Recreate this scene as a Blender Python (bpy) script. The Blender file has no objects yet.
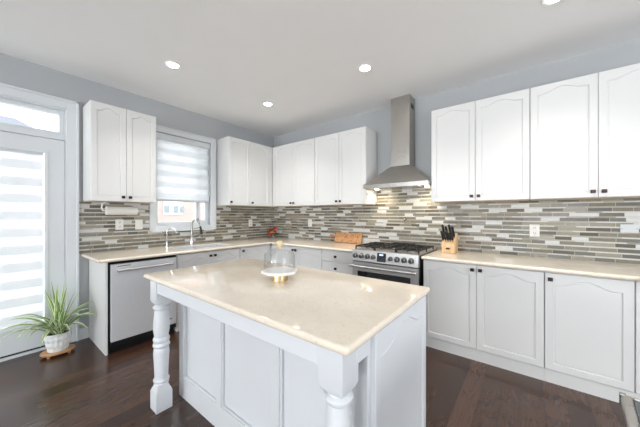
import bpy, bmesh, math, random
from mathutils import Vector, Matrix
random.seed(7)
PI = math.pi
SC = bpy.context.scene
COL = SC.collection

# ------------------------------------------------------------------ camera, sky, big lights, exposure
cam_data = bpy.data.cameras.new('camera')
cam_data.sensor_width = 36.0
cam_data.lens = 265.616 / 640 * 36.0
cam_data.shift_y = 1.335 / 640
cam_data.clip_start = 0.05
cam = bpy.data.objects.new('camera', cam_data)
COL.objects.link(cam)
cam.location = (3.785, -3.416, 1.339)
cam.rotation_euler = (PI / 2, 0, 0.665)
SC.camera = cam

world = bpy.data.worlds.new('sky')
SC.world = world
world.use_nodes = True
wn = world.node_tree.nodes
wn['Background'].inputs[0].default_value = (0.86, 0.93, 1.0, 1)
wn['Background'].inputs[1].default_value = 2.7

SC.view_settings.view_transform = 'Standard'
SC.view_settings.look = 'None'
SC.view_settings.gamma = 1.0
SC.view_settings.use_curve_mapping = False
SC.view_settings.exposure = 1.04


def area_light(name, loc, rot, sx, sy, power, color):
    l = bpy.data.lights.new(name, 'AREA')
    l.shape = 'RECTANGLE'
    l.size, l.size_y, l.energy, l.color = sx, sy, power, color
    o = bpy.data.objects.new(name, l)
    COL.objects.link(o)
    o.location, o.rotation_euler = loc, rot
    return o


# added fills standing in for unseen window daylight, tilted up to bounce off ceiling
TILT = math.radians(70)
area_light('added_rear_fill', (1.3, -9.88, 1.3), (PI / 2 + TILT, 0, 0), 2.0, 1.6, 160, (0.95, 0.98, 1.0))
area_light('added_rear_fill', (4.6, -9.88, 1.4), (PI / 2 + math.radians(40), 0, 0), 2.0, 1.6, 84, (0.95, 0.98, 1.0))
area_light('added_side_fill', (7.38, -3.1, 1.35), (PI / 2 + math.radians(40), 0, PI / 2), 2.2, 1.6, 31, (0.95, 0.98, 1.0))  # added fill from the right, lifts base cabinets and island end




POT_POWER = 6.6
HOOD_POWER = 0.5


# ------------------------------------------------------------------ materials
def lin(c):
    c /= 255.0
    return c / 12.92 if c <= 0.04045 else ((c + 0.055) / 1.055) ** 2.4


def rgb(r, g, b):
    return (lin(r), lin(g), lin(b), 1.0)


class NT:
    def __init__(self, name):
        self.m = bpy.data.materials.new(name)
        self.m.use_nodes = True
        self.t = self.m.node_tree
        self.b = self.t.nodes['Principled BSDF']

    def n(self, kind, **kw):
        nd = self.t.nodes.new(kind)
        for k, v in kw.items():
            setattr(nd, k, v)
        return nd

    def l(self, a, b):
        self.t.links.new(a, b)

    def math(self, op, a, b=None, c=None):
        nd = self.n('ShaderNodeMath', operation=op)
        for i, x in enumerate((a, b, c)):
            if x is None:
                continue
            if isinstance(x, (int, float)):
                nd.inputs[i].default_value = x
            else:
                self.l(x, nd.inputs[i])
        return nd.outputs[0]

    def ramp(self, fac, stops, mode='LINEAR'):
        r = self.n('ShaderNodeValToRGB')
        r.color_ramp.interpolation = mode
        e = r.color_ramp.elements
        while len(e) < len(stops):
            e.new(0.5)
        for i, (p, c) in enumerate(stops):
            e[i].position = p
            e[i].color = c
        self.l(fac, r.inputs[0])
        return r.outputs[0]

    def mix(self, fac, a, b, mode='MIX'):
        nd = self.n('ShaderNodeMix', data_type='RGBA', blend_type=mode)
        for sock, x in ((nd.inputs[0], fac), (nd.inputs[6], a), (nd.inputs[7], b)):
            if isinstance(x, (int, float, tuple)):
                sock.default_value = x
            else:
                self.l(x, sock)
        return nd.outputs[2]

    def pos(self):
        return self.n('ShaderNodeNewGeometry').outputs['Position']

    def noise(self, vec, scale, detail=3.0, rough=0.5):
        nd = self.n('ShaderNodeTexNoise')
        nd.inputs['Scale'].default_value = scale
        nd.inputs['Detail'].default_value = detail
        nd.inputs['Roughness'].default_value = rough
        if vec is not None:
            self.l(vec, nd.inputs['Vector'])
        return nd.outputs['Fac']

    def bump(self, height, strength=0.2, dist=0.01):
        nd = self.n('ShaderNodeBump')
        nd.inputs['Strength'].default_value = strength
        nd.inputs['Distance'].default_value = dist
        self.l(height, nd.inputs['Height'])
        self.l(nd.outputs[0], self.b.inputs['Normal'])


def plain(name, col, rough=0.5, metal=0.0, spec=0.5, var=0.03, scale=14.0):
    """solid colour with a faint procedural mottling"""
    t = NT(name)
    tc = t.n('ShaderNodeTexCoord').outputs['Object']
    nz = t.noise(tc, scale)
    dark = tuple(c * (1 - var) for c in col[:3]) + (1,)
    lite = tuple(min(1, c * (1 + var)) for c in col[:3]) + (1,)
    t.l(t.ramp(nz, [(0.3, dark), (0.7, lite)]), t.b.inputs['Base Color'])
    t.b.inputs['Roughness'].default_value = rough
    t.b.inputs['Metallic'].default_value = metal
    t.b.inputs['Specular IOR Level'].default_value = spec
    return t.m


def brushed(name, col, rough, stretch, metal=1.0):
    t = NT(name)
    tc = t.n('ShaderNodeTexCoord').outputs['Object']
    mp = t.n('ShaderNodeMapping')
    mp.inputs['Scale'].default_value = stretch
    t.l(tc, mp.inputs['Vector'])
    nz = t.noise(mp.outputs[0], 30.0, 4.0)
    d = tuple(c * 0.9 for c in col[:3]) + (1,)
    t.l(t.ramp(nz, [(0.3, d), (0.7, col)]), t.b.inputs['Base Color'])
    r = t.math('MULTIPLY_ADD', nz, 0.12, rough - 0.06)
    t.l(r, t.b.inputs['Roughness'])
    t.b.inputs['Metallic'].default_value = metal
    return t.m


def emit(name, col, strength):
    t = NT(name)
    t.b.inputs['Base Color'].default_value = (0.8, 0.8, 0.8, 1)
    t.b.inputs['Emission Color'].default_value = col
    t.b.inputs['Emission Strength'].default_value = strength
    return t.m


def glass(name, col=(1, 1, 1, 1), rough=0.0, ior=1.45, mixt=0.0):
    t = NT(name)
    t.b.inputs['Base Color'].default_value = col
    t.b.inputs['Roughness'].default_value = rough
    t.b.inputs['IOR'].default_value = ior
    t.b.inputs['Transmission Weight'].default_value = 1.0
    if mixt:
        tr = t.n('ShaderNodeBsdfTransparent')
        mx = t.n('ShaderNodeMixShader')
        mx.inputs[0].default_value = mixt
        t.l(t.b.outputs[0], mx.inputs[1])
        t.l(tr.outputs[0], mx.inputs[2])
        t.l(mx.outputs[0], t.t.nodes['Material Output'].inputs[0])
    return t.m


def pane_mat(name='window_pane', ior=1.30, tint=(0.97, 0.98, 0.98, 1)):
    """thin flat glazing: see-through with a mirror reflection that grows at grazing angles"""
    t = NT(name)
    fr = t.n('ShaderNodeFresnel')
    fr.inputs[0].default_value = ior
    tr = t.n('ShaderNodeBsdfTransparent')
    tr.inputs[0].default_value = tint
    gl = t.n('ShaderNodeBsdfGlossy')
    gl.inputs['Roughness'].default_value = 0.0
    mx = t.n('ShaderNodeMixShader')
    t.l(t.math('MINIMUM', fr.outputs[0], 0.22), mx.inputs[0]); t.l(tr.outputs[0], mx.inputs[1]); t.l(gl.outputs[0], mx.inputs[2])
    t.l(mx.outputs[0], t.t.nodes['Material Output'].inputs[0])
    return t.m


def floor_mat():
    t = NT('dark_oak_planks')
    sep = t.n('ShaderNodeSeparateXYZ')
    t.l(t.pos(), sep.inputs[0])
    x, y = sep.outputs[0], sep.outputs[1]
    W, L = 0.125, 1.15
    xs = t.math('DIVIDE', x, W)
    row = t.math('FLOOR', xs)
    fx = t.math('FRACT', xs)
    wn_ = t.n('ShaderNodeTexWhiteNoise', noise_dimensions='1D')
    t.l(row, wn_.inputs['W'])
    yo = t.math('ADD', t.math('DIVIDE', y, L), t.math('MULTIPLY', wn_.outputs['Value'], 7.3))
    pl = t.math('FLOOR', yo)
    fy = t.math('FRACT', yo)
    w2 = t.n('ShaderNodeTexWhiteNoise', noise_dimensions='2D')
    cb = t.n('ShaderNodeCombineXYZ')
    t.l(row, cb.inputs[0]); t.l(pl, cb.inputs[1])
    t.l(cb.outputs[0], w2.inputs['Vector'])
    rnd = w2.outputs['Value']
    # grain: stretched, shifted per plank
    cg = t.n('ShaderNodeCombineXYZ')
    t.l(t.math('ADD', t.math('MULTIPLY', x, 9.0), t.math('MULTIPLY', rnd, 40.0)), cg.inputs[0])
    t.l(t.math('MULTIPLY', y, 1.3), cg.inputs[1])
    t.l(t.math('MULTIPLY', rnd, 17.0), cg.inputs[2])
    g0 = t.noise(cg.outputs[0], 1.3, 2.0)
    rings = t.math('FRACT', t.math('MULTIPLY', g0, 11.0))
    rr = t.math('ABSOLUTE', t.math('SUBTRACT', rings, 0.5))
    cf = t.n('ShaderNodeCombineXYZ')
    t.l(t.math('MULTIPLY', x, 120.0), cf.inputs[0]); t.l(t.math('MULTIPLY', y, 5.0), cf.inputs[1])
    fine = t.noise(cf.outputs[0], 1.0, 3.0)
    base = t.ramp(rnd, [(0.0, rgb(58, 39, 29)), (0.5, rgb(73, 50, 38)), (1.0, rgb(90, 64, 50))])
    c1 = t.mix(t.math('MULTIPLY', t.math('SUBTRACT', 1.0, t.math('MINIMUM', t.math('MULTIPLY', rr, 4.0), 1.0)), 0.55), base, rgb(48, 33, 28))
    c2 = t.mix(t.math('MULTIPLY', fine, 0.42), c1, rgb(50, 35, 30))
    # seams
    ex = t.math('MINIMUM', fx, t.math('SUBTRACT', 1.0, fx))
    ey = t.math('MINIMUM', fy, t.math('SUBTRACT', 1.0, fy))
    sm = t.math('MAXIMUM', t.math('LESS_THAN', ex, 0.014), t.math('LESS_THAN', ey, 0.0022))
    c3 = t.mix(t.math('MULTIPLY', sm, 0.75), c2, rgb(30, 20, 17))
    t.l(c3, t.b.inputs['Base Color'])
    t.l(t.math('MULTIPLY_ADD', fine, 0.14, 0.14), t.b.inputs['Roughness'])
    t.b.inputs['Specular IOR Level'].default_value = 0.55
    t.bump(t.math('SUBTRACT', fine, t.math('MULTIPLY', sm, 2.0)), 0.10, 0.004)
    return t.m


def tile_mat(name, axis):
    """linear glass-and-stone mosaic; axis 0 runs along x, 1 along y"""
    t = NT(name)
    sep = t.n('ShaderNodeSeparateXYZ')
    t.l(t.pos(), sep.inputs[0])
    u, z = sep.outputs[axis], sep.outputs[2]
    H = 0.0447
    zs = t.math('DIVIDE', t.math('SUBTRACT', z, 0.92), H)
    row = t.math('FLOOR', zs)
    fz = t.math('FRACT', zs)
    # a thick course and a thin light course in every row
    thin = t.math('GREATER_THAN', fz, 0.78)
    rid = t.math('ADD', t.math('MULTIPLY', row, 2.0), thin)
    wn_ = t.n('ShaderNodeTexWhiteNoise', noise_dimensions='1D')
    t.l(rid, wn_.inputs['W'])
    w = t.math('ADD', t.math('MULTIPLY', u, 6.8), t.math('MULTIPLY', wn_.outputs['Value'], 91.0))
    w = t.math('ADD', w, t.math('MULTIPLY', rid, 13.7))
    vo = t.n('ShaderNodeTexVoronoi', voronoi_dimensions='1D', feature='F1')
    vo.inputs['Scale'].default_value = 1.0
    vo.inputs['Randomness'].default_value = 0.75
    t.l(w, vo.inputs['W'])
    ve = t.n('ShaderNodeTexVoronoi', voronoi_dimensions='1D', feature='DISTANCE_TO_EDGE')
    ve.inputs['Scale'].default_value = 1.0
    ve.inputs['Randomness'].default_value = 0.75
    t.l(w, ve.inputs['W'])
    sc = t.n('ShaderNodeSeparateColor')
    t.l(vo.outputs['Color'], sc.inputs[0])
    r1, r2 = sc.outputs[0], sc.outputs[1]
    thick = t.ramp(r1, [(0.0, rgb(200, 201, 200)), (0.14, rgb(119, 113, 98)), (0.36, rgb(108, 106, 98)),
                        (0.54, rgb(144, 138, 123)), (0.66, rgb(94, 91, 84)), (0.80, rgb(128, 122, 105)),
                        (0.91, rgb(88, 80, 66))], 'CONSTANT')
    lite = t.ramp(r1, [(0.0, rgb(196, 194, 188)), (0.30, rgb(164, 158, 146)), (0.55, rgb(202, 202, 199)),
                       (0.75, rgb(132, 125, 112))], 'CONSTANT')
    c = t.mix(thin, thick, lite)
    tc = t.n('ShaderNodeCombineXYZ')
    t.l(t.math('MULTIPLY', u, 30.0), tc.inputs[0]); t.l(t.math('MULTIPLY', z, 120.0), tc.inputs[1])
    nz = t.noise(tc.outputs[0], 1.0, 4.0, 0.6)
    c = t.mix(0.35, c, t.ramp(nz, [(0.3, (0.25, 0.24, 0.22, 1)), (0.7, (0.85, 0.85, 0.84, 1))]), 'SOFT_LIGHT')
    zz = t.math('MULTIPLY', fz, H)
    gz = t.math('MINIMUM', t.math('LESS_THAN', zz, 0.0030), 1.0)
    ga = t.math('LESS_THAN', t.math('ABSOLUTE', t.math('SUBTRACT', zz, 0.78 * H)), 0.0013)
    gu = t.math('LESS_THAN', ve.outputs['Distance'], 0.010)
    g = t.math('MAXIMUM', t.math('MAXIMUM', gz, ga), gu)
    c = t.mix(g, c, rgb(188, 185, 177))
    t.l(c, t.b.inputs['Base Color'])
    t.l(t.math('MULTIPLY_ADD', g, 0.45, t.math('MULTIPLY_ADD', r2, 0.3, 0.26)), t.b.inputs['Roughness'])
    t.bump(t.math('SUBTRACT', t.math('MULTIPLY', r2, 0.35), g), 0.35, 0.003)
    return t.m


def quartz_mat(name='cream_quartz', base=(232, 220, 203)):
    t = NT(name)
    p = t.pos()
    v = t.n('ShaderNodeTexVoronoi')
    v.inputs['Scale'].default_value = 42.0
    t.l(p, v.inputs['Vector'])
    sp = t.math('LESS_THAN', v.outputs['Distance'], 0.16)
    sel = t.n('ShaderNodeSeparateColor')
    t.l(v.outputs['Color'], sel.inputs[0])
    sp = t.math('MULTIPLY', sp, t.math('GREATER_THAN', sel.outputs[0], 0.72))
    big = t.noise(p, 5.0, 4.0)
    col = t.ramp(big, [(0.3, rgb(*[c - 5 for c in base])), (0.7, rgb(*[c + 3 for c in base]))])
    vein = t.noise(p, 9.0, 6.0, 0.7)
    vm = t.math('LESS_THAN', t.math('ABSOLUTE', t.math('SUBTRACT', vein, 0.5)), 0.006)
    col = t.mix(t.math('MULTIPLY', vm, 0.22), col, rgb(172, 152, 130))
    col = t.mix(t.math('MULTIPLY', sp, 0.45), col, rgb(160, 146, 130))
    t.l(col, t.b.inputs['Base Color'])
    t.b.inputs['Roughness'].default_value = 0.09
    t.b.inputs['IOR'].default_value = 1.52
    return t.m


def blind_mat(name, pitch, z0, duty=0.52, sheer=0.55, through=0.46):
    """zebra roller blind: bands of dense and of sheer fabric, by height"""
    t = NT(name)
    sep = t.n('ShaderNodeSeparateXYZ')
    t.l(t.pos(), sep.inputs[0])
    ph = t.math('FRACT', t.math('DIVIDE', t.math('SUBTRACT', sep.outputs[2], z0), pitch))
    band = t.math('GREATER_THAN', ph, duty)
    d = t.n('ShaderNodeBsdfDiffuse'); d.inputs[0].default_value = (0.86, 0.87, 0.88, 1)
    tl = t.n('ShaderNodeBsdfTranslucent'); tl.inputs[0].default_value = (0.88, 0.90, 0.91, 1)
    tp = t.n('ShaderNodeBsdfTransparent'); tp.inputs[0].default_value = (1, 1, 1, 1)
    dense = t.n('ShaderNodeMixShader'); dense.inputs[0].default_value = through
    t.l(d.outputs[0], dense.inputs[1]); t.l(tl.outputs[0], dense.inputs[2])
    sh = t.n('ShaderNodeMixShader'); sh.inputs[0].default_value = sheer
    t.l(dense.outputs[0], sh.inputs[1]); t.l(tp.outputs[0], sh.inputs[2])
    mx = t.n('ShaderNodeMixShader')
    t.l(band, mx.inputs[0]); t.l(dense.outputs[0], mx.inputs[1]); t.l(sh.outputs[0], mx.inputs[2])
    t.l(mx.outputs[0], t.t.nodes['Material Output'].inputs[0])
    return t.m


def leaf_mat():
    t = NT('striped_leaf')
    uv = t.n('ShaderNodeUVMap')
    sep = t.n('ShaderNodeSeparateXYZ')
    t.l(uv.outputs[0], sep.inputs[0])
    a = t.math('ABSOLUTE', t.math('SUBTRACT', sep.outputs[0], 0.5))
    nz = t.noise(t.pos(), 30.0)
    a = t.math('ADD', a, t.math('MULTIPLY', t.math('SUBTRACT', nz, 0.5), 0.12))
    t.l(t.ramp(a, [(0.0, rgb(176, 204, 104)), (0.12, rgb(92, 140, 62)), (0.22, rgb(78, 124, 56)), (0.29, rgb(222, 231, 192)),
                   (0.5, rgb(222, 228, 196))]), t.b.inputs['Base Color'])
    t.b.inputs['Roughness'].default_value = 0.42
    t.b.inputs['Subsurface Weight'].default_value = 0.0
    return t.m


def wood_mat(name, c0, c1, axis=0, rough=0.5):
    t = NT(name)
    tc = t.n('ShaderNodeTexCoord').outputs['Object']
    mp = t.n('ShaderNodeMapping')
    s = [26.0, 26.0, 26.0]
    s[axis] = 3.0
    mp.inputs['Scale'].default_value = s
    t.l(tc, mp.inputs['Vector'])
    nz = t.noise(mp.outputs[0], 1.6, 5.0, 0.65)
    t.l(t.ramp(nz, [(0.32, c0), (0.62, c1)]), t.b.inputs['Base Color'])
    t.b.inputs['Roughness'].default_value = rough
    return t.m


def brick_mat():
    t = NT('pink_brick')
    tc = t.n('ShaderNodeTexCoord').outputs['Object']
    mp = t.n('ShaderNodeMapping')
    mp.inputs['Rotation'].default_value = (PI / 2, 0, PI / 2)
    t.l(tc, mp.inputs['Vector'])
    br = t.n('ShaderNodeTexBrick')
    br.inputs['Color1'].default_value = rgb(150, 98, 88)
    br.inputs['Color2'].default_value = rgb(170, 122, 112)
    br.inputs['Mortar'].default_value = rgb(160, 140, 132)
    br.inputs['Scale'].default_value = 4.0
    t.l(mp.outputs[0], br.inputs['Vector'])
    t.l(br.outputs['Color'], t.b.inputs['Base Color'])
    t.b.inputs['Roughness'].default_value = 0.9
    return t.m


def board_mat():
    t = NT('end_grain_board')
    tc = t.n('ShaderNodeTexCoord').outputs['Object']
    nz = t.noise(tc, 38.0, 3.0, 0.6)
    t.l(t.ramp(nz, [(0.36, rgb(150, 98, 58)), (0.46, rgb(196, 144, 96)), (0.7, rgb(206, 158, 110))]), t.b.inputs['Base Color'])
    t.b.inputs['Roughness'].default_value = 0.5
    return t.m


M = {}
M['floor'] = floor_mat()
M['tile_x'] = tile_mat('mosaic_along_back', 0)
M['tile_y'] = tile_mat('mosaic_along_left', 1)
M['quartz'] = quartz_mat()
M['wall'] = plain('grey_wall_paint', rgb(174, 176, 178), 0.75, 0, 0.25, 0.012, 3)
M['ceiling'] = plain('white_ceiling_paint', rgb(244, 243, 242), 0.9, 0, 0.1, 0.008, 3)
M['trim'] = plain('white_trim_paint', rgb(211, 214, 216), 0.35, 0, 0.5, 0.01, 5)
M['cab'] = plain('white_cabinet_lacquer', rgb(219, 218, 216), 0.33, 0, 0.5, 0.008, 4)
M['island'] = plain('white_island_lacquer', rgb(218, 220, 223), 0.35, 0, 0.5, 0.008, 4)
M['underside'] = wood_mat('beige_cabinet_underside', rgb(205, 190, 168), rgb(222, 208, 188), 1, 0.6)
M['bronze'] = plain('dark_bronze', rgb(58, 44, 42), 0.32, 0.85, 0.5, 0.1, 40)
M['steel'] = brushed('brushed_steel', rgb(184, 180, 174), 0.29, (1, 1, 12))
M['steel_flat'] = brushed('appliance_steel', rgb(222, 223, 226), 0.45, (1, 1, 14), 0.35)
M['range_steel'] = brushed('range_steel', rgb(196, 195, 194), 0.36, (1, 1, 14), 0.8)
M['dark_steel'] = plain('dark_steel', rgb(112, 110, 108), 0.3, 1.0, 0.5, 0.05, 30)
M['chrome'] = plain('polished_steel', rgb(212, 212, 212), 0.14, 1.0, 0.5, 0.02, 30)
M['nickel'] = plain('satin_nickel', rgb(176, 174, 170), 0.24, 1.0, 0.5, 0.03, 30)
M['iron'] = plain('black_cast_iron', rgb(30, 30, 31), 0.5, 0.2, 0.5, 0.15, 60)
M['black'] = plain('black_plastic', rgb(20, 20, 22), 0.35, 0, 0.5, 0.1, 40)
M['black_glass'] = plain('black_glass', rgb(16, 17, 19), 0.06, 0, 0.7, 0.05, 4)
M['rubber'] = plain('black_gap_rubber', rgb(14, 14, 15), 0.7, 0, 0.3, 0.1, 20)
M['plate'] = plain('white_wall_plate', rgb(228, 226, 221), 0.4, 0, 0.5, 0.01, 20)
M['plate_grey'] = plain('grey_wall_plate', rgb(202, 205, 206), 0.3, 0, 0.5, 0.02, 20)
M['slot'] = plain('dark_socket_slot', rgb(60, 58, 56), 0.6, 0, 0.3, 0.05, 30)
M['paper'] = plain('paper_towel', rgb(228, 226, 221), 0.95, 0, 0.1, 0.03, 90)
M['pot'] = plain('white_ceramic', rgb(226, 226, 224), 0.5, 0, 0.5, 0.02, 20)
M['soil'] = plain('potting_soil', rgb(66, 52, 42), 0.95, 0, 0.1, 0.5, 70)
M['leaf'] = leaf_mat()
M['leaf_plain'] = plain('green_leaf', rgb(70, 104, 60), 0.5, 0, 0.4, 0.2, 30)
M['tray'] = wood_mat('light_wood_tray', rgb(160, 112, 72), rgb(206, 162, 116), 1, 0.5)
M['board'] = board_mat()
M['board_handle'] = wood_mat('orange_wood', rgb(190, 118, 76), rgb(206, 140, 96), 0, 0.45)
M['block'] = wood_mat('beech_block', rgb(212, 170, 122), rgb(230, 194, 150), 2, 0.45)
M['knife'] = plain('black_knife_handle', rgb(24, 24, 25), 0.35, 0, 0.5, 0.1, 50)
M['marble'] = plain('white_marble', rgb(236, 234, 231), 0.25, 0, 0.5, 0.02, 8)
M['gold'] = brushed('pale_gold', rgb(222, 196, 150), 0.42, (14, 14, 1))
M['knobwood'] = wood_mat('pale_wood_knob', rgb(206, 180, 140), rgb(226, 204, 166), 2, 0.45)
M['vase'] = glass('clear_vase_glass', (0.95, 0.97, 0.97, 1), 0.0, 1.45)
M['pane'] = pane_mat()
M['dome'] = pane_mat('clear_dome_glass', 1.33, (0.965, 0.97, 0.972, 1))
M['red'] = plain('red_petal', rgb(196, 58, 46), 0.6, 0, 0.3, 0.2, 60)
M['coral'] = plain('coral_petal', rgb(222, 116, 92), 0.6, 0, 0.3, 0.15, 60)
M['yellow'] = plain('yellow_petal', rgb(216, 186, 116), 0.6, 0, 0.3, 0.15, 60)
M['pot_light'] = emit('lit_ceiling_lens', (1.0, 0.97, 0.92, 1), 14.0)
M['hood_light'] = emit('lit_hood_lens', (1.0, 0.86, 0.62, 1), 22.0)
M['display'] = emit('blue_oven_digits', (0.08, 0.28, 1.0, 1), 0.7)
M['blind'] = blind_mat('zebra_blind_fabric', 0.150, 1.555, 0.5, 0.30, 0.46)
M['blind_door'] = blind_mat('zebra_door_blind_fabric', 0.165, 0.30, 0.5, 0.30, 0.31)
M['blind_bar'] = plain('grey_blind_bar', rgb(190, 192, 194), 0.5, 0, 0.4, 0.01, 10)
M['brick'] = brick_mat()
M['siding'] = plain('pale_siding', rgb(205, 205, 204), 0.8, 0, 0.2, 0.02, 6)
M['shingle'] = plain('grey_roof_shingle', rgb(110, 111, 117), 0.9, 0, 0.1, 0.12, 30)
M['winglass'] = plain('neighbour_window_glass', rgb(104, 114, 116), 0.1, 0, 0.6, 0.05, 4)
M['ground'] = plain('pale_ground', rgb(190, 188, 182), 0.95, 0, 0.1, 0.08, 3)
M['smoked'] = plain('smoked_table_glass', rgb(70, 78, 84), 0.08, 0, 0.6, 0.03, 4)


# ------------------------------------------------------------------ mesh helpers
def add_box(bm, x0, x1, y0, y1, z0, z1, bev=0.0):
    m = Matrix.Translation(((x0 + x1) / 2, (y0 + y1) / 2, (z0 + z1) / 2)) @ Matrix.Diagonal((abs(x1 - x0), abs(y1 - y0), abs(z1 - z0), 1))
    r = bmesh.ops.create_cube(bm, size=1.0, matrix=m)
    if bev > 0:
        es = list({e for v in r['verts'] for e in v.link_edges})
        bmesh.ops.bevel(bm, geom=es, offset=bev, segments=2, affect='EDGES', profile=0.5, clamp_overlap=True)
    return bm


def bx(*a, bev=0.0):
    return add_box(bmesh.new(), *a, bev=bev)


def add_lathe(bm, prof, seg=32, cx=0, cy=0, cap=True):
    rings = []
    for r, z in prof:
        rings.append([bm.verts.new((cx + r * math.cos(2 * PI * i / seg), cy + r * math.sin(2 * PI * i / seg), z)) for i in range(seg)])
    for a, b in zip(rings, rings[1:]):
        for i in range(seg):
            bm.faces.new((a[i], a[(i + 1) % seg], b[(i + 1) % seg], b[i]))
    if cap:
        bm.faces.new(list(reversed(rings[0])))
        bm.faces.new(rings[-1])
    return bm


def add_tube(bm, pts, r, seg=12, cap=True):
    pts = [Vector(p) for p in pts]
    rr = r if isinstance(r, (list, tuple)) else [r] * len(pts)
    rings = []
    t0 = (pts[1] - pts[0]).normalized()
    up = Vector((0, 0, 1)) if abs(t0.z) < 0.9 else Vector((1, 0, 0))
    n = t0.cross(up).normalized()
    for i, p in enumerate(pts):
        if i == 0:
            t = t0
        elif i == len(pts) - 1:
            t = (pts[i] - pts[i - 1]).normalized()
        else:
            t = ((pts[i + 1] - pts[i]).normalized() + (pts[i] - pts[i - 1]).normalized()).normalized()
        n = (n - t * n.dot(t)).normalized()
        b = t.cross(n)
        rings.append([bm.verts.new(p + (n * math.cos(2 * PI * k / seg) + b * math.sin(2 * PI * k / seg)) * rr[i]) for k in range(seg)])
    for a, b in zip(rings, rings[1:]):
        for k in range(seg):
            bm.faces.new((a[k], a[(k + 1) % seg], b[(k + 1) % seg], b[k]))
    if cap:
        bm.faces.new(list(reversed(rings[0])))
        bm.faces.new(rings[-1])
    return bm


def add_prism(bm, poly, axis, a0, a1):
    """poly is a list of 2-D points in the plane of the two other axes, in xyz order"""
    def mk(p, a):
        if axis == 0: return (a, p[0], p[1])
        if axis == 1: return (p[0], a, p[1])
        return (p[0], p[1], a)
    A = [bm.verts.new(mk(p, a0)) for p in poly]
    B = [bm.verts.new(mk(p, a1)) for p in poly]
    n = len(poly)
    for i in range(n):
        bm.faces.new((A[i], A[(i + 1) % n], B[(i + 1) % n], B[i]))
    bm.faces.new(list(reversed(A)))
    bm.faces.new(B)
    return bm


def add_loops(bm, loops, cap0=True, cap1=True):
    R = [[bm.verts.new(p) for p in L] for L in loops]
    n = len(R[0])
    for a, b in zip(R, R[1:]):
        for i in range(n):
            bm.faces.new((a[i], a[(i + 1) % n], b[(i + 1) % n], b[i]))
    if cap0: bm.faces.new(list(reversed(R[0])))
    if cap1: bm.faces.new(R[-1])
    return bm


def wloc(o):
    v = Vector((0, 0, 0))
    while o is not None:
        v += Vector(o.location)
        o = o.parent
    return v


def obj(name, bm, mat, parent=None, smooth=False, local=False, loc=None, uvkeep=False):
    """link one mesh object; bm is in world coordinates unless local"""
    bmesh.ops.recalc_face_normals(bm, faces=bm.faces[:])
    me = bpy.data.meshes.new(name)
    if parent is not None and not local:
        off = wloc(parent)
        bmesh.ops.translate(bm, verts=bm.verts[:], vec=-off)
    if parent is None and loc is not None:
        if not local:
            bmesh.ops.translate(bm, verts=bm.verts[:], vec=-Vector(loc))
    bm.to_mesh(me)
    bm.free()
    me.materials.append(M[mat] if isinstance(mat, str) else mat)
    if smooth:
        me.polygons.foreach_set('use_smooth', [True] * len(me.polygons))
        try:
            me.set_sharp_from_angle(angle=math.radians(38))
        except Exception:
            pass
    o = bpy.data.objects.new(name, me)
    COL.objects.link(o)
    if parent is not None:
        o.parent = parent
    elif loc is not None:
        o.location = loc
    return o


def tag(o, label, cat, group=None):
    o['label'] = label
    o['category'] = cat
    if group: o['group'] = group
    return o


def thing(name, label, cat, loc, group=None, rotz=0.0):
    o = bpy.data.objects.new(name, None)
    o.empty_display_size = 0.1
    COL.objects.link(o)
    o.location = loc
    o.rotation_euler = (0, 0, rotz)
    return tag(o, label, cat, group)


def struct(name, bm, mat, parent=None, smooth=False):
    o = obj(name, bm, mat, parent, smooth)
    if parent is None:
        o['kind'] = 'structure'
    return o


def dup(root, loc, label, rotz=None):
    r = root.copy(); COL.objects.link(r)
    r.location = loc
    r['label'] = label
    if rotz is not None: r.rotation_euler = (0, 0, rotz)
    for ch in list(root.children):
        c = ch.copy(); COL.objects.link(c); c.parent = r
        for g in list(ch.children):
            d = g.copy(); COL.objects.link(d); d.parent = c
    return r


# wall frames: (u along the wall, d out of the wall, z)
def TB(u, d, z): return (u, -d, z)
def TA(u, d, z): return (d, u, z)


def wbox(T, u0, u1, d0, d1, z0, z1, bev=0.0, bm=None):
    p, q = T(u0, d0, z0), T(u1, d1, z1)
    return add_box(bm or bmesh.new(), min(p[0], q[0]), max(p[0], q[0]), min(p[1], q[1]), max(p[1], q[1]), z0, z1, bev=bev)


# ------------------------------------------------------------------ room shell
H = 2.815
XR, YR = 7.5, -10.0
struct('floor', bx(-0.16, XR + 0.16, YR - 0.16, 0.16, -0.1, 0.0), 'floor')
struct('ceiling', bx(-0.16, XR + 0.16, YR - 0.16, 0.16, H, H + 0.1), 'ceiling')
struct('wall_back', bx(-0.16, XR + 0.16, 0.0, 0.16, 0, H), 'wall')


def wall_with_holes(name, T, u0, u1, thick, holes, mat='wall'):
    bm = bmesh.new()
    us = sorted({u0, u1} | {h[0] for h in holes} | {h[1] for h in holes})
    for a, b in zip(us, us[1:]):
        mid = (a + b) / 2
        zs = sorted([(h[2], h[3]) for h in holes if h[0] < mid < h[1]])
        z = 0.0
        for h0, h1 in zs:
            if h0 > z + 1e-4: wbox(T, a, b, -thick, 0, z, h0, bm=bm)
            z = h1
        if z < H: wbox(T, a, b, -thick, 0, z, H, bm=bm)
    return struct(name, bm, mat)


WIN = (-2.03, -1.275, 1.185, 2.42)
DOOR = (-3.80, -2.865, 0.0, 2.445)
wall_with_holes('wall_left', TA, YR, 0.0, 0.16, [WIN, DOOR])
wall_with_holes('wall_right', lambda u, d, z: (XR - d, u, z), YR, 0.0, 0.16, [(-4.25, -1.95, 0.5, 2.4)])
wall_with_holes('wall_front', lambda u, d, z: (u, YR + d, z), 0.0, XR, 0.16, [(0.3, 2.3, 0.45, 2.4), (3.6, 5.6, 0.45, 2.4)])

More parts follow.
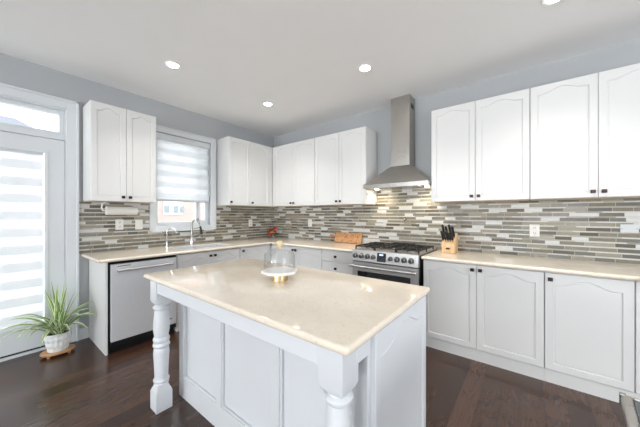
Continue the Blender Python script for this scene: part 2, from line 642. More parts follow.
# window trim and sash
bm = bmesh.new()
u0, u1, z0, z1 = -2.10, -1.194, 1.117, 2.496
wbox(TA, u0, WIN[0] + 0.004, 0.001, 0.022, z0, z1, 0.004, bm)
wbox(TA, WIN[1] - 0.004, u1, 0.001, 0.022, z0, z1, 0.004, bm)
wbox(TA, WIN[0] + 0.004, WIN[1] - 0.004, 0.001, 0.022, WIN[3] - 0.004, z1, 0.004, bm)
wbox(TA, WIN[0] + 0.004, WIN[1] - 0.004, 0.001, 0.022, z0, WIN[2] + 0.004, 0.004, bm)
for a in ((u0, u0 + 0.018), (u1 - 0.018, u1)):
    wbox(TA, a[0], a[1], 0.02, 0.030, z0, z1, 0.003, bm)
wbox(TA, u0, u1, 0.02, 0.030, z1 - 0.018, z1, 0.003, bm)
wbox(TA, u0, u1, 0.02, 0.030, z0, z0 + 0.018, 0.003, bm)
struct('trim_1', bm, 'trim')
win = bpy.data.objects.new('window_1', None); COL.objects.link(win)
win.location = (-0.08, -1.65, WIN[2]); win['kind'] = 'structure'
bm = bmesh.new()
a, b, c, d = WIN
for r in ((a, a + 0.05, c, d), (b - 0.05, b, c, d), (a + 0.05, b - 0.05, c, c + 0.055), (a + 0.05, b - 0.05, d - 0.05, d)):
    wbox(TA, r[0], r[1], -0.15, -0.06, r[2], r[3], 0.004, bm)
obj('window_frame', bm, 'trim', win)
bm = bmesh.new()
wbox(TA, -1.46, -1.40, -0.135, -0.075, c + 0.055, d - 0.05, 0.004, bm)
wbox(TA, -1.40, b - 0.05, -0.125, -0.085, c + 0.055, c + 0.075, 0.003, bm)
obj('window_sash', bm, 'trim', win)
obj('window_glass', wbox(TA, a + 0.05, b - 0.05, -0.108, -0.104, c + 0.055, d - 0.05), 'pane', win)
obj('window_crank', wbox(TA, -1.452, -1.425, -0.074, -0.055, c + 0.058, c + 0.10, 0.003), 'nickel', win)

# zebra blind in the kitchen window
t = thing('roller_blind', 'white banded zebra roller blind half lowered over the sink window', 'blind', (-0.03, -1.652, 1.53))
obj('headrail', wbox(TA, a + 0.004, b - 0.004, -0.055, -0.002, 2.335, 2.415, 0.008), 'trim', t)
obj('fabric', wbox(TA, a + 0.012, b - 0.012, -0.029, -0.027, 1.545, 2.340), 'blind', t)
obj('bottom_bar', wbox(TA, a + 0.012, b - 0.012, -0.036, -0.020, 1.520, 1.548, 0.005), 'blind_bar', t)
obj('bead_chain', add_tube(bmesh.new(), [(-0.012, b - 0.010, 2.34), (-0.012, b - 0.010, 1.62)], 0.003, 6), 'plate', t)

# patio door with transom
bm = bmesh.new()
tu0, tu1 = -3.885, -2.774
for r in ((tu0, DOOR[0] + 0.006, 0, 2.535), (DOOR[1] - 0.006, tu1, 0, 2.535), (DOOR[0] + 0.006, DOOR[1] - 0.006, 2.436, 2.535)):
    wbox(TA, r[0], r[1], 0.001, 0.020, r[2], r[3], 0.004, bm)
wbox(TA, tu1 - 0.022, tu1, 0.018, 0.032, 0, 2.535, 0.004, bm)
wbox(TA, tu0, tu0 + 0.022, 0.018, 0.032, 0, 2.535, 0.004, bm)
wbox(TA, tu0, tu1, 0.018, 0.032, 2.513, 2.535, 0.004, bm)
struct('trim_2', bm, 'trim')
dr = bpy.data.objects.new('door_1', None); COL.objects.link(dr)
dr.location = (-0.06, -3.33, 0); dr['kind'] = 'structure'
bm = bmesh.new()
a, b = DOOR[0], DOOR[1]
wbox(TA, a, a + 0.02, -0.15, -0.002, 0, 2.445, 0, bm)
wbox(TA, b - 0.012, b, -0.15, -0.002, 0, 2.445, 0, bm)
wbox(TA, a + 0.02, b - 0.012, -0.15, -0.002, 2.425, 2.445, 0, bm)
wbox(TA, a + 0.02, b - 0.012, -0.15, -0.010, 2.112, 2.168, 0.004, bm)
for r in ((a + 0.02, a + 0.06, 2.168, 2.425), (b - 0.052, b - 0.012, 2.168, 2.425), (a + 0.06, b - 0.052, 2.168, 2.20), (a + 0.06, b - 0.052, 2.385, 2.425)):
    wbox(TA, r[0], r[1], -0.13, -0.05, r[2], r[3], 0.004, bm)
obj('door_frame', bm, 'trim', dr)
obj('transom_glass', wbox(TA, a + 0.06, b - 0.052, -0.092, -0.088, 2.20, 2.385), 'pane', dr)
sa, sb = a + 0.024, b - 0.016
ga, gb, gz0, gz1 = sa + 0.125, -3.02, 0.262, 1.962
bm = bmesh.new()
for r in ((sa, ga, 0.035, 2.105), (gb, sb, 0.035, 2.105), (ga, gb, 0.035, gz0), (ga, gb, gz1, 2.105)):
    wbox(TA, r[0], r[1], -0.065, -0.018, r[2], r[3], 0, bm)
for r in ((ga - 0.02, ga + 0.008, gz0 - 0.02, gz1 + 0.02), (gb - 0.008, gb + 0.02, gz0 - 0.02, gz1 + 0.02), (ga, gb, gz0 - 0.02, gz0 + 0.008), (ga, gb, gz1 - 0.008, gz1 + 0.02)):
    wbox(TA, r[0], r[1], -0.030, -0.008, r[2], r[3], 0.005, bm)
obj('door_leaf', bm, 'trim', dr)
obj('door_glass', wbox(TA, ga, gb, -0.056, -0.052, gz0, gz1), 'pane', dr)
obj('door_sweep', wbox(TA, sa, sb, -0.055, -0.015, 0.022, 0.036), 'rubber', dr)
obj('threshold', wbox(TA, a + 0.02, b - 0.012, -0.15, 0.015, 0.0, 0.022, 0.004), 'trim', dr)
obj('door_handle', add_tube(bmesh.new(), [(-0.02, sa + 0.06, 1.0), (0.03, sa + 0.06, 1.0), (0.035, sa + 0.07, 1.0), (0.035, sa + 0.17, 1.0)], 0.009, 10), 'nickel', dr, True)
t = thing('door_blind', 'white banded zebra blind lowered over the patio door glass', 'blind', (-0.04, -3.33, 0.27))
obj('fabric', wbox(TA, ga + 0.012, gb - 0.012, -0.042, -0.040, 0.285, 1.940), 'blind_door', t)
obj('headrail', wbox(TA, ga + 0.010, gb - 0.010, -0.050, -0.031, 1.932, 1.961, 0.004), 'trim', t)
obj('bottom_bar', wbox(TA, ga + 0.012, gb - 0.012, -0.046, -0.036, 0.266, 0.286, 0.003), 'trim', t)

struct('baseboard_left', wbox(TA, tu1 + 0.002, -2.692, 0.001, 0.016, 0, 0.12, 0.004), 'trim')
struct('baseboard_right', bx(XR - 0.016, XR - 0.001, YR + 0.02, -0.7, 0, 0.12, bev=0.004), 'trim')
struct('baseboard_front', bx(0.02, XR - 0.02, YR + 0.001, YR + 0.016, 0, 0.12, bev=0.004), 'trim')

# mosaic tiling between worktop and cabinets, up to the hood behind the range
bm = bmesh.new()
BS = 0.008
wbox(TA, -2.773, -2.1015, 0.0005, BS, 0.9205, 1.479, bm=bm)
wbox(TA, -2.1015, -1.1925, 0.0005, BS, 0.9205, 1.1155, bm=bm)
wbox(TA, -1.1925, -BS, 0.0005, BS, 0.9205, 1.479, bm=bm)
o = struct('backsplash_left', bm, 'tile_y')
bm = bmesh.new()
wbox(TB, 0.0005, 2.1235, 0.0005, BS, 0.9205, 1.479, bm=bm)
wbox(TB, 2.1235, 2.9335, 0.0005, BS, 0.9205, 1.68, bm=bm)
wbox(TB, 2.9335, 5.3, 0.0005, BS, 0.9205, 1.479, bm=bm)
o = struct('backsplash_back', bm, 'tile_x')


# ------------------------------------------------------------------ outside
struct('ground', bx(-40, -0.2, -30, 30, -0.75, -0.6), 'ground')
t = thing('brick_house', 'pink brick neighbouring house with white window bay seen through the sink window', 'house', (-9.0, 2.2, -0.6))
obj('wall', bx(-12, -7.0, -1.2, 6.5, -0.6, 4.2), 'brick', t)
obj('siding_panel', bx(-6.995, -6.96, 0.80, 1.50, 1.36, 2.4), 'siding', t)
for y0, y1 in ((0.82, 1.0), (1.17, 1.32), (1.40, 1.53)):
    obj('window', bx(-6.958, -6.93, y0, y1, 1.42, 1.68, bev=0.01), 'winglass', t)
obj('roof', add_prism(bmesh.new(), [(-1.5, 4.2), (6.8, 4.2), (2.6, 5.6)], 0, -12.2, -6.6), 'shingle', t)
t = thing('grey_roofed_house', 'pale neighbouring house with grey gable roof seen through the door transom', 'house', (-14.0, -6.2, -0.6))
obj('wall', bx(-18, -11.2, -10.5, -2.4, -0.6, 4.35), 'siding', t)
obj('roof', add_loops(bmesh.new(), [[(-18.4, -10.9, 4.33), (-10.9, -10.9, 4.33), (-10.9, -1.6, 4.33), (-18.4, -1.6, 4.33)],
                                    [(-15.0, -8.0, 5.22), (-12.4, -8.0, 5.22), (-12.4, -2.58, 5.22), (-15.0, -2.58, 5.22)]]), 'shingle', t)


# ------------------------------------------------------------------ cabinets
def panel_door(T, u0, u1, z0, z1, d0, thick, arch=0.0, fr=0.058, field=True):
    """a door leaf with a sunk panel whose top edge may be a cathedral arch"""
    n = 24
    d1 = d0 + thick

    def outer(i, ins):
        return [T(u0 + ins, i, z0 + ins), T(u1 - ins, i, z0 + ins)] + \
               [T((u1 - ins) + ((u0 + ins) - (u1 - ins)) * k / n, i, z1 - ins) for k in range(n + 1)]

    def inner(i, ins):
        a, b, c = u0 + fr + ins, u1 - fr - ins, z0 + fr + ins
        top = z1 - fr * 0.82 - arch - ins
        L = [T(a, i, c), T(b, i, c)]
        for k in range(n + 1):
            s = k / n
            x = min(1, max(0, (s - 0.09) / 0.82))
            L.append(T(b + (a - b) * s, i, top + arch * (0.5 - 0.5 * math.cos(2 * PI * x))))
        return L
    loops = [outer(d0, 0), outer(d1 - 0.003, 0), outer(d1, 0.003), inner(d1, 0), inner(d1 - 0.008, 0.004)]
    if field:
        loops += [inner(d1 - 0.008, 0.007), inner(d1 - 0.0055, 0.012)]
    return add_loops(bmesh.new(), loops)


def knob_bm(T, u, z, d):
    bm = wbox(T, u - 0.006, u + 0.006, d, d + 0.016, z - 0.006, z + 0.006)
    wbox(T, u - 0.0155, u + 0.0155, d + 0.014, d + 0.030, z - 0.0145, z + 0.0145, 0.004, bm)
    return bm


UT, UB, UD = 2.495, 1.479, 0.332
GAP = 0.002
NAME_G = {}


def upper(label, T, u0, u1, seams, knobs, first_u=None):
    """seams: inner door borders; knobs: one 'l'/'r' per door"""
    t = thing('upper_cabinet', label, 'cabinet', T((u0 + u1) / 2, 0.15, UB))
    u0g, u1g = u0 + 0.001, u1 - 0.001
    obj('body', wbox(T, u0g, u1g, 0.0095 if True else 0, UD - 0.022, UB + 0.012, UT), 'cab', t)
    obj('underside', wbox(T, u0g + 0.004, u1g - 0.004, 0.0095, UD - 0.026, UB + 0.002, UB + 0.0115), 'underside', t)
    us = [first_u if first_u is not None else u0g] + list(seams)
    for i, kb in enumerate(knobs):
        a, b = us[i] + GAP / 2 + 0.0005, us[i + 1] - GAP / 2 - 0.0005
        d = obj('door', panel_door(T, a, b, UB + 0.004, UT - 0.002, UD - 0.0215, 0.0215, 0.040, 0.049), 'cab', t)
        ku = a + 0.030 if kb == 'l' else b - 0.030
        obj('knob', knob_bm(T, ku, UB + 0.050, UD), 'bronze', d)
    return t


upper('white two-door wall cabinet between the patio door and the sink window', TA, -2.743, -2.139, [-2.438, -2.141], 'rl')
t = upper('white two-door wall cabinet on the window wall running into the corner', TA, -1.178, -0.004, [-0.797, -0.400], 'll')
obj('filler', wbox(TA, -0.3995, -0.336, UD - 0.0215, UD - 0.001, UB + 0.004, UT - 0.002), 'cab', t)
t = upper('white two-door wall cabinet on the hood wall starting at the corner', TB, 0.336, 1.263, [0.81, 1.262], 'rl', 0.375)
obj('filler', wbox(TB, 0.3365, 0.375, UD - 0.0215, UD - 0.001, UB + 0.004, UT - 0.002), 'cab', t)
upper('white two-door wall cabinet directly left of the steel range hood', TB, 1.265, 2.122, [1.70, 2.121], 'rl')
upper('white two-door wall cabinet directly right of the steel range hood', TB, 2.935, 3.796, [3.362, 3.795], 'rl')
upper('white two-door wall cabinet cut by the right edge of the photo', TB, 3.797, 4.670, [4.231, 4.669], 'rl')

# base units
CT, CB = 0.920, 0.889          # worktop top and underside
BD, BTK = 0.628, 0.104         # door face, plinth height


def base(label, T, u0, u1, fronts, name='base_cabinet', cut=None):
    """fronts: (kind, u0, u1, z0, z1, [knobs (u, z)])"""
    t = thing(name, label, 'cabinet', T((u0 + u1) / 2, 0.3, 0))
    u0g, u1g = u0 + 0.001, u1 - 0.001
    obj('body', wbox(T, u0g, u1g, 0.012, BD - 0.022, BTK - 0.002, CB - 0.002 if cut is None else cut), 'cab', t)
    obj('plinth', wbox(T, u0 + (0 if u0 > 0 else 0.001), u1, 0.05, BD - 0.014, 0.0, BTK - 0.003), 'cab', t)
    for kind, a, b, z0, z1, kn in fronts:
        a, b = a + 0.0015, b - 0.0015
        if kind == 'drawer':
            d = obj('drawer', wbox(T, a, b, BD - 0.0215, BD, z0, z1, 0.003), 'cab', t)
        else:
            d = obj('door', panel_door(T, a, b, z0, z1, BD - 0.0215, 0.0215, 0.048, 0.052), 'cab', t)
        for ku, kz in kn:
            obj('knob', knob_bm(T, ku, kz, BD), 'bronze', d)
    return t


ZB, ZT = BTK + 0.004, CB - 0.012
t = base('white sink base cabinet with two arched doors under the window', TA, -2.038, -1.190, [
    ('door', -2.036, -1.606, ZB, ZT, [(-1.637, 0.826)]), ('door', -1.606, -1.192, ZB, ZT, [(-1.575, 0.826)])], cut=0.66)
t = base('white corner base cabinet on the window wall, right of the sink', TA, -1.189, -0.632, [
    ('door', -1.187, -0.70, ZB, ZT, [(-1.150, 0.832)])])
obj('filler', wbox(TA, -0.6985, -0.633, BD - 0.0215, BD - 0.002, ZB, ZT), 'cab', t)
t = base('white corner base cabinet with two arched doors below the flowers', TB, 0.632, 1.628, [
    ('door', 0.70, 1.137, ZB, ZT, [(1.108, 0.832)]), ('door', 1.137, 1.626, ZB, ZT, [(1.166, 0.832)])])
obj('filler', wbox(TB, 0.633, 0.6985, BD - 0.0215, BD - 0.002, ZB, ZT), 'cab', t)
base('white drawer cabinet directly left of the range', TB, 1.629, 2.132, [
    ('drawer', 1.630, 2.130, 0.737, ZT, [(1.858, 0.807)]), ('drawer', 1.630, 2.130, 0.532, 0.733, [(1.858, 0.655)]),
    ('drawer', 1.630, 2.130, ZB, 0.528, [(1.858, 0.34)])])
base('white two-door base cabinet directly right of the range', TB, 2.938, 3.886, [
    ('door', 2.940, 3.412, ZB, ZT, [(3.380, 0.836)]), ('door', 3.412, 3.885, ZB, ZT, [(3.444, 0.836)])])
base('white single-door base cabinet, third door right of the range', TB, 3.887, 4.366, [
    ('door', 3.888, 4.365, ZB, ZT, [(3.922, 0.830)])])
base('white base cabinet at the right edge of the photo', TB, 4.367, 5.29, [
    ('door', 4.368, 4.83, ZB, ZT, [(4.80, 0.836)]), ('door', 4.83, 5.289, ZB, ZT, [(4.862, 0.836)])])

# end panel left of the dishwasher
t = tag(obj('end_panel', bx(0.010, 0.628, -2.690, -2.671, 0.0, CB - 0.001, bev=0.002), 'cab', loc=None),
        'tall white end panel closing the worktop run, beside the dishwasher and plant', 'cabinet panel')

# worktops
def slab(rects, holes=()):
    bm = bmesh.new()
    for r in rects:
        add_box(bm, r[0], r[1], r[2], r[3], CB, CT)
    bmesh.ops.remove_doubles(bm, verts=bm.verts[:], dist=0.0005)
    return bm


SX0, SX1, SY0, SY1 = 0.145, 0.525, -1.945, -1.255   # sink cut-out
OV = 0.662
bm = bmesh.new()
EDGE = 0.006


def edge_slab(bm, poly):
    """extruded outline with a softened top and bottom rim"""
    def ins(p, k):
        n = len(p); out = []
        for i in range(n):
            a, b, c = Vector(p[i - 1]), Vector(p[i]), Vector(p[(i + 1) % n])
            e0, e1 = (b - a).normalized(), (c - b).normalized()
            n0, n1 = Vector((-e0.y, e0.x)), Vector((-e1.y, e1.x))
            m = (n0 + n1).normalized()
            out.append(b + m * (k / max(0.3, m.dot(n0))))
        return out
    loops = []
    for k, z in ((EDGE, CB), (EDGE * 0.3, CB + EDGE * 0.3), (0, CB + EDGE), (0, CT - EDGE), (EDGE * 0.3, CT - EDGE * 0.3), (EDGE, CT)):
        loops.append([(v.x, v.y, z) for v in ins([Vector(p) for p in poly], k)])
    add_loops(bm, loops)


# L-shaped worktop around the sink: plain pieces meet flush, only outer rims are softened
def rim_box(bm, x0, x1, y0, y1, rim):
    """rim: which sides get a rounded nose ('l','r','f','b')"""
    add_box(bm, x0, x1, y0, y1, CB, CT)


e = 0.004
bm = bmesh.new()
yA = -2.741
# left run, split round the sink; nose strip added in front
add_box(bm, 0.001, SX0, SY0, SY1, CB, CT)
add_box(bm, SX1, OV, SY0, SY1, CB, CT)
add_box(bm, 0.001, OV, yA, SY0, CB, CT)
add_box(bm, 0.001, OV, SY1, -OV, CB, CT)
add_box(bm, 0.001, 2.131, -OV, -0.001, CB, CT)
nose = lambda pts: add_tube(bm, pts, (CT - CB) / 2, 12)
zc = (CT + CB) / 2
nose([(OV, yA, zc), (OV, -OV, zc)])
nose([(OV, -OV, zc), (2.131, -OV, zc)])
nose([(0.02, yA, zc), (OV, yA, zc)])
tag(obj('worktop', bm, 'quartz', loc=(0.35, -1.4, CB)), 'L-shaped cream quartz worktop with the sink, under the window and corner', 'worktop')
bm = bmesh.new()
add_box(bm, 2.937, 5.29, -OV, -0.001, CB, CT)
add_prism(bm, [(4.372, -OV), (4.40, -OV - 0.03), (5.29, -OV - 0.03), (5.29, -OV)], 2, CB, CT)
add_tube(bm, [(2.937, -OV, zc), (4.372, -OV, zc), (4.40, -OV - 0.03, zc), (5.29, -OV - 0.03, zc)], (CT - CB) / 2, 12)
tag(obj('worktop', bm, 'quartz', loc=(4.0, -0.33, CB)), 'cream quartz worktop holding the knife block, right of the range', 'worktop')

# sink
t = thing('kitchen_sink', 'stainless double-bowl sink set into the worktop under the window', 'sink', (0.335, -1.6, 0.70))
def bowl(y0, y1):
    x0, x1, zt, zb = SX0 + 0.002, SX1 - 0.002, CT - 0.004, 0.70
    k = 0.012
    return add_loops(bmesh.new(), [[(x0, y0, zb - .004), (x1, y0, zb - .004), (x1, y1, zb - .004), (x0, y1, zb - .004)],
        [(x0, y0, zt), (x1, y0, zt), (x1, y1, zt), (x0, y1, zt)],
        [(x0 + k, y0 + k, zt), (x1 - k, y0 + k, zt), (x1 - k, y1 - k, zt), (x0 + k, y1 - k, zt)],
        [(x0 + 2 * k, y0 + 2 * k, zb), (x1 - 2 * k, y0 + 2 * k, zb), (x1 - 2 * k, y1 - 2 * k, zb), (x0 + 2 * k, y1 - 2 * k, zb)]])
for y0, y1 in ((SY0 + 0.002, -1.603), (-1.602, SY1 - 0.002)):
    q = obj('bowl', bowl(y0, y1), 'steel_flat', t)
    obj('drain', add_lathe(bmesh.new(), [(0.0, 0.7005), (0.04, 0.7005), (0.042, 0.704), (0.03, 0.702)], 20, 0.335, (y0 + y1) / 2, False), 'chrome', q, True)

# main faucet
fx, fy = 0.085, -1.60
t = thing('pull_down_faucet', 'tall steel pull-down gooseneck faucet behind the sink', 'faucet', (fx, fy, CT))
bm = add_lathe(bmesh.new(), [(0.027, CT + 0.0005), (0.027, CT + 0.012), (0.021, CT + 0.018), (0.021, CT + 0.12), (0.014, CT + 0.13)], 20, fx, fy)
obj('base', bm, 'chrome', t, True)
pts = [(fx, fy, CT + 0.12), (fx, fy, CT + 0.27)]
for k in range(1, 13):
    an = PI * k / 12
    pts.append((fx + 0.085 - 0.085 * math.cos(an), fy + 0.02 * k / 12, CT + 0.27 + 0.085 * math.sin(an)))
pts.append((fx + 0.185, fy + 0.03, CT + 0.235))
obj('spout', add_tube(bmesh.new(), pts, 0.0115, 14), 'nickel', t, True)
obj('spray_head', add_tube(bmesh.new(), [(fx + 0.178, fy + 0.027, CT + 0.262), (fx + 0.19, fy + 0.033, CT + 0.20), (fx + 0.197, fy + 0.036, CT + 0.155)], [0.013, 0.017, 0.019], 16), 'black', t, True)
obj('spout_arm', add_tube(bmesh.new(), [(fx, fy, CT + 0.225), (fx + 0.18, fy + 0.028, CT + 0.25)], 0.0055, 10), 'nickel', t, True)
obj('lever', add_tube(bmesh.new(), [(fx, fy + 0.018, CT + 0.085), (fx + 0.005, fy + 0.06, CT + 0.092), (fx + 0.02, fy + 0.115, CT + 0.112)], [0.011, 0.008, 0.006], 12), 'chrome', t, True)
# small filter tap
fx, fy = 0.085, -1.925
t = thing('filter_tap', 'slim chrome filter tap left of the main faucet', 'faucet', (fx, fy, CT))
obj('base', add_lathe(bmesh.new(), [(0.019, CT + 0.0005), (0.019, CT + 0.008), (0.012, CT + 0.014), (0.012, CT + 0.065), (0.006, CT + 0.07)], 18, fx, fy), 'chrome', t, True)
pts = [(fx, fy, CT + 0.06), (fx, fy, CT + 0.19)]
for k in range(1, 13):
    an = PI * 1.05 * k / 12
    pts.append((fx + (0.055 - 0.055 * math.cos(an)) * 0.7, fy + (0.055 - 0.055 * math.cos(an)) * 0.75, CT + 0.19 + 0.055 * math.sin(an)))
obj('spout', add_tube(bmesh.new(), pts, 0.0055, 10), 'chrome', t, True)
obj('lever', add_tube(bmesh.new(), [(fx, fy, CT + 0.05), (fx + 0.02, fy + 0.05, CT + 0.055)], 0.006, 10), 'black', t, True)

# ------------------------------------------------------------------ dishwasher
t = thing('dishwasher', 'stainless dishwasher with a bar handle under the worktop by the plant', 'dishwasher', (0.32, -2.355, 0))
y0, y1 = -2.666, -2.043
obj('body', bx(0.02, 0.605, y0, y1, 0.06, CB - 0.003), 'rubber', t)
obj('kick_plate', bx(0.05, 0.575, y0 + 0.004, y1 - 0.004, 0.0, 0.058), 'black', t)
d = obj('door', bx(0.607, 0.648, y0 + 0.016, y1 - 0.006, 0.115, CB - 0.030, bev=0.004), 'steel_flat', t)
bm = add_tube(bmesh.new(), [(0.690, -2.612, 0.800), (0.690, -2.098, 0.800)], 0.0125, 14)
for yy in (-2.597, -2.113):
    add_tube(bm, [(0.646, yy, 0.800), (0.690, yy, 0.800)], 0.009, 10)
obj('handle', bm, 'range_steel', d, True)
obj('nameplate', bx(0.648, 0.6495, -2.60, -2.49, 0.836, 0.842), 'slot', d)
obj('badge', bx(0.648, 0.6500, -2.235, -2.10, 0.176, 0.186), 'chrome', d)
obj('lower_panel', bx(0.600, 0.630, y0 + 0.016, y1 - 0.006, 0.062, 0.108, bev=0.003), 'black', t)

# ------------------------------------------------------------------ gas range
rx0, rx1 = 2.139, 2.914
t = thing('gas_range', 'stainless gas range with eight front knobs under the hood', 'range', (2.526, -0.35, 0))
obj('body', bx(rx0, rx1, -0.655, -0.03, 0.055, 0.912), 'black', t)
obj('cooktop', bx(rx0, rx1, -0.660, -0.03, 0.9125, 0.930, bev=0.004), 'range_steel', t)
p = obj('control_panel', add_prism(bmesh.new(), [(-0.655, 0.800), (-0.712, 0.806), (-0.692, 0.928), (-0.660, 0.932), (-0.655, 0.932)], 0, rx0, rx1), 'range_steel', t)
def on_panel(z): return -0.712 + 0.02 * (z - 0.806) / 0.122
for kx in (2.189, 2.268, 2.346, 2.418, 2.620, 2.693, 2.769, 2.842):
    r = 0.021 if abs(kx - 2.519) < 0.12 else 0.026
    yk = on_panel(0.866)
    bm = bmesh.new()
    add_tube(bm, [(kx, yk + 0.002, 0.866), (kx, yk - 0.004, 0.8655), (kx, yk - 0.005, 0.8655), (kx, yk - 0.030, 0.862), (kx, yk - 0.033, 0.862)], [r + 0.005, r + 0.005, r, r * 0.88, r * 0.7], 20)
    k = obj('knob', bm, 'dark_steel', p, True)
    obj('knob_grip', bx(kx - 0.004, kx + 0.004, yk - 0.040, yk - 0.031, 0.862 - r * 0.8, 0.862 + r * 0.8, bev=0.002), 'black', k)
bm = add_prism(bmesh.new(), [(-0.708, 0.822), (-0.7125, 0.8225), (-0.6965, 0.916), (-0.692, 0.915)], 0, 2.463, 2.566)
s = obj('display', bm, 'black_glass', p)
obj('clock_digits', add_prism(bmesh.new(), [(-0.7025, 0.888), (-0.7035, 0.888), (-0.7005, 0.904), (-0.6995, 0.904)], 0, 2.49, 2.535), 'display', s)
d = obj('oven_door', bx(rx0 + 0.004, rx1 - 0.004, -0.700, -0.657, 0.215, 0.792, bev=0.005), 'range_steel', t)
obj('oven_window', bx(2.215, 2.835, -0.7035, -0.6995, 0.33, 0.690, bev=0.001), 'black_glass', d)
bm = add_tube(bmesh.new(), [(2.140, -0.758, 0.750), (2.910, -0.758, 0.750)], 0.0135, 14)
for xx in (2.165, 2.885):
    add_tube(bm, [(xx, -0.699, 0.752), (xx, -0.758, 0.750)], 0.011, 10)
obj('oven_handle', bm, 'range_steel', d, True)
obj('warming_drawer', bx(rx0 + 0.004, rx1 - 0.004, -0.695, -0.657, 0.065, 0.208, bev=0.005), 'range_steel', t)
obj('kick_plate', bx(rx0 + 0.01, rx1 - 0.01, -0.62, -0.10, 0.0, 0.054), 'black', t)
bm = bx(rx0, rx1, -0.075, -0.030, 0.9305, 0.962, bev=0.004)
g = obj('rear_trim', bm, 'range_steel', t)
obj('oven_vent', bx(2.40, 2.66, -0.095, -0.040, 0.9625, 0.978, bev=0.003), 'black', g)
# burners and grates
for bxx, byy, r in ((2.27, -0.50, 0.045), (2.27, -0.22, 0.038), (2.526, -0.36, 0.055), (2.78, -0.50, 0.05), (2.78, -0.22, 0.036)):
    q = obj('burner', add_lathe(bmesh.new(), [(r + 0.012, 0.9305), (r + 0.010, 0.938), (r, 0.940), (r, 0.946)], 24, bxx, byy), 'nickel', t, True)
    obj('burner_cap', add_lathe(bmesh.new(), [(r - 0.004, 0.9465), (r, 0.950), (r - 0.004, 0.956)], 24, bxx, byy), 'iron', q, True)
for gx0, gx1 in ((2.150, 2.396), (2.400, 2.652), (2.656, 2.903)):
    bm = bmesh.new()
    gy0, gy1 = -0.635, -0.105
    w = 0.006
    for yy in (gy0, -0.50, -0.37, -0.24, gy1):
        add_box(bm, gx0, gx1, yy - w, yy + w, 0.958, 0.972, bev=0.003)
    for xx in (gx0 + w, (gx0 + gx1) / 2, gx1 - w):
        add_box(bm, xx - w, xx + w, gy0, gy1, 0.958, 0.974, bev=0.003)
    for xx in (gx0 + w, gx1 - w):
        for yy in (gy0, -0.37, gy1):
            add_box(bm, xx - w, xx + w, yy - w, yy + w, 0.9305, 0.96)
    obj('grate', bm, 'iron', t)

# ------------------------------------------------------------------ range hood
hx0, hx1, hd = 2.134, 2.932, 0.43
hb, ht = 1.667, 1.713
t = thing('range_hood', 'stainless pyramid chimney range hood between the wall cabinets', 'range hood', (2.53, -0.2, hb))
cx0, cx1, cd = 2.409, 2.647, 0.20
y0 = -0.0095
bm = bmesh.new()
k = 0.004
loops = [[(hx0 + .03, y0 - .002, hb + 0.012), (hx1 - .03, y0 - .002, hb + 0.012), (hx1 - .03, -hd + .03, hb + 0.012), (hx0 + .03, -hd + .03, hb + 0.012)],
         [(hx0 + .02, y0 - .001, hb), (hx1 - .02, y0 - .001, hb), (hx1 - .02, -hd + .02, hb), (hx0 + .02, -hd + .02, hb)],
         [(hx0, y0, hb), (hx1, y0, hb), (hx1, -hd, hb), (hx0, -hd, hb)],
         [(hx0, y0, ht), (hx1, y0, ht), (hx1, -hd, ht), (hx0, -hd, ht)],
         [(hx0 + k, y0, ht + k), (hx1 - k, y0, ht + k), (hx1 - k, -hd + k, ht + k), (hx0 + k, -hd + k, ht + k)],
         [(cx0 - k, y0, 1.95), (cx1 + k, y0, 1.95), (cx1 + k, -cd - k, 1.95), (cx0 - k, -cd - k, 1.95)]]
obj('canopy', add_loops(bm, loops), 'steel', t)
c = obj('chimney', bx(cx0, cx1, -cd, y0, 1.9505, H - 0.002, bev=0.002), 'steel', t)
bm = bmesh.new()
for i in range(5):
    add_box(bm, cx1 - 0.001, cx1 + 0.0015, -0.15 + i * 0.02, -0.138 + i * 0.02, 2.66, 2.72)
obj('chimney_vent', bm, 'slot', c)
obj('grease_filter', bx(2.27, 2.80, -0.36, -0.06, hb + 0.003, hb + 0.0115, bev=0.002), 'nickel', t)
for i in range(3):
    obj('button', add_tube(bmesh.new(), [(2.50 + i * 0.03, -hd + 0.001, hb + 0.022), (2.50 + i * 0.03, -hd - 0.004, hb + 0.022)], 0.006, 12), 'chrome', t, True)
for lx in (2.215, 2.855):
    q = obj('lamp', add_lathe(bmesh.new(), [(0.022, hb - 0.001), (0.024, hb + 0.010), (0.018, hb + 0.011)], 20, lx, -0.20), 'hood_light', t, True)
    L = bpy.data.lights.new('hood_spot', 'SPOT')
    L.energy, L.color, L.spot_size, L.spot_blend, L.shadow_soft_size = HOOD_POWER * 6, (1.0, 0.82, 0.55), math.radians(150), 0.6, 0.03
    lo = bpy.data.objects.new('hood_spot', L); COL.objects.link(lo)
    lo.parent = t; lo.location = (lx - 2.53, -0.20 + 0.2, -0.008); lo.rotation_euler = (math.radians(14), 0, 0)

# ------------------------------------------------------------------ island
ix0, ix1, iy0, iy1 = 1.634, 3.340, -2.709, -1.806
t = thing('kitchen_island', 'white kitchen island base with turned legs and panelled sides', 'island', (2.5, -2.2, 0))
bx0, bx1, by0, by1 = 1.752, 3.300, -2.484, -1.835
obj('body', bx(bx0, bx1, by0, by1, 0.0, CB - 0.001), 'island', t)
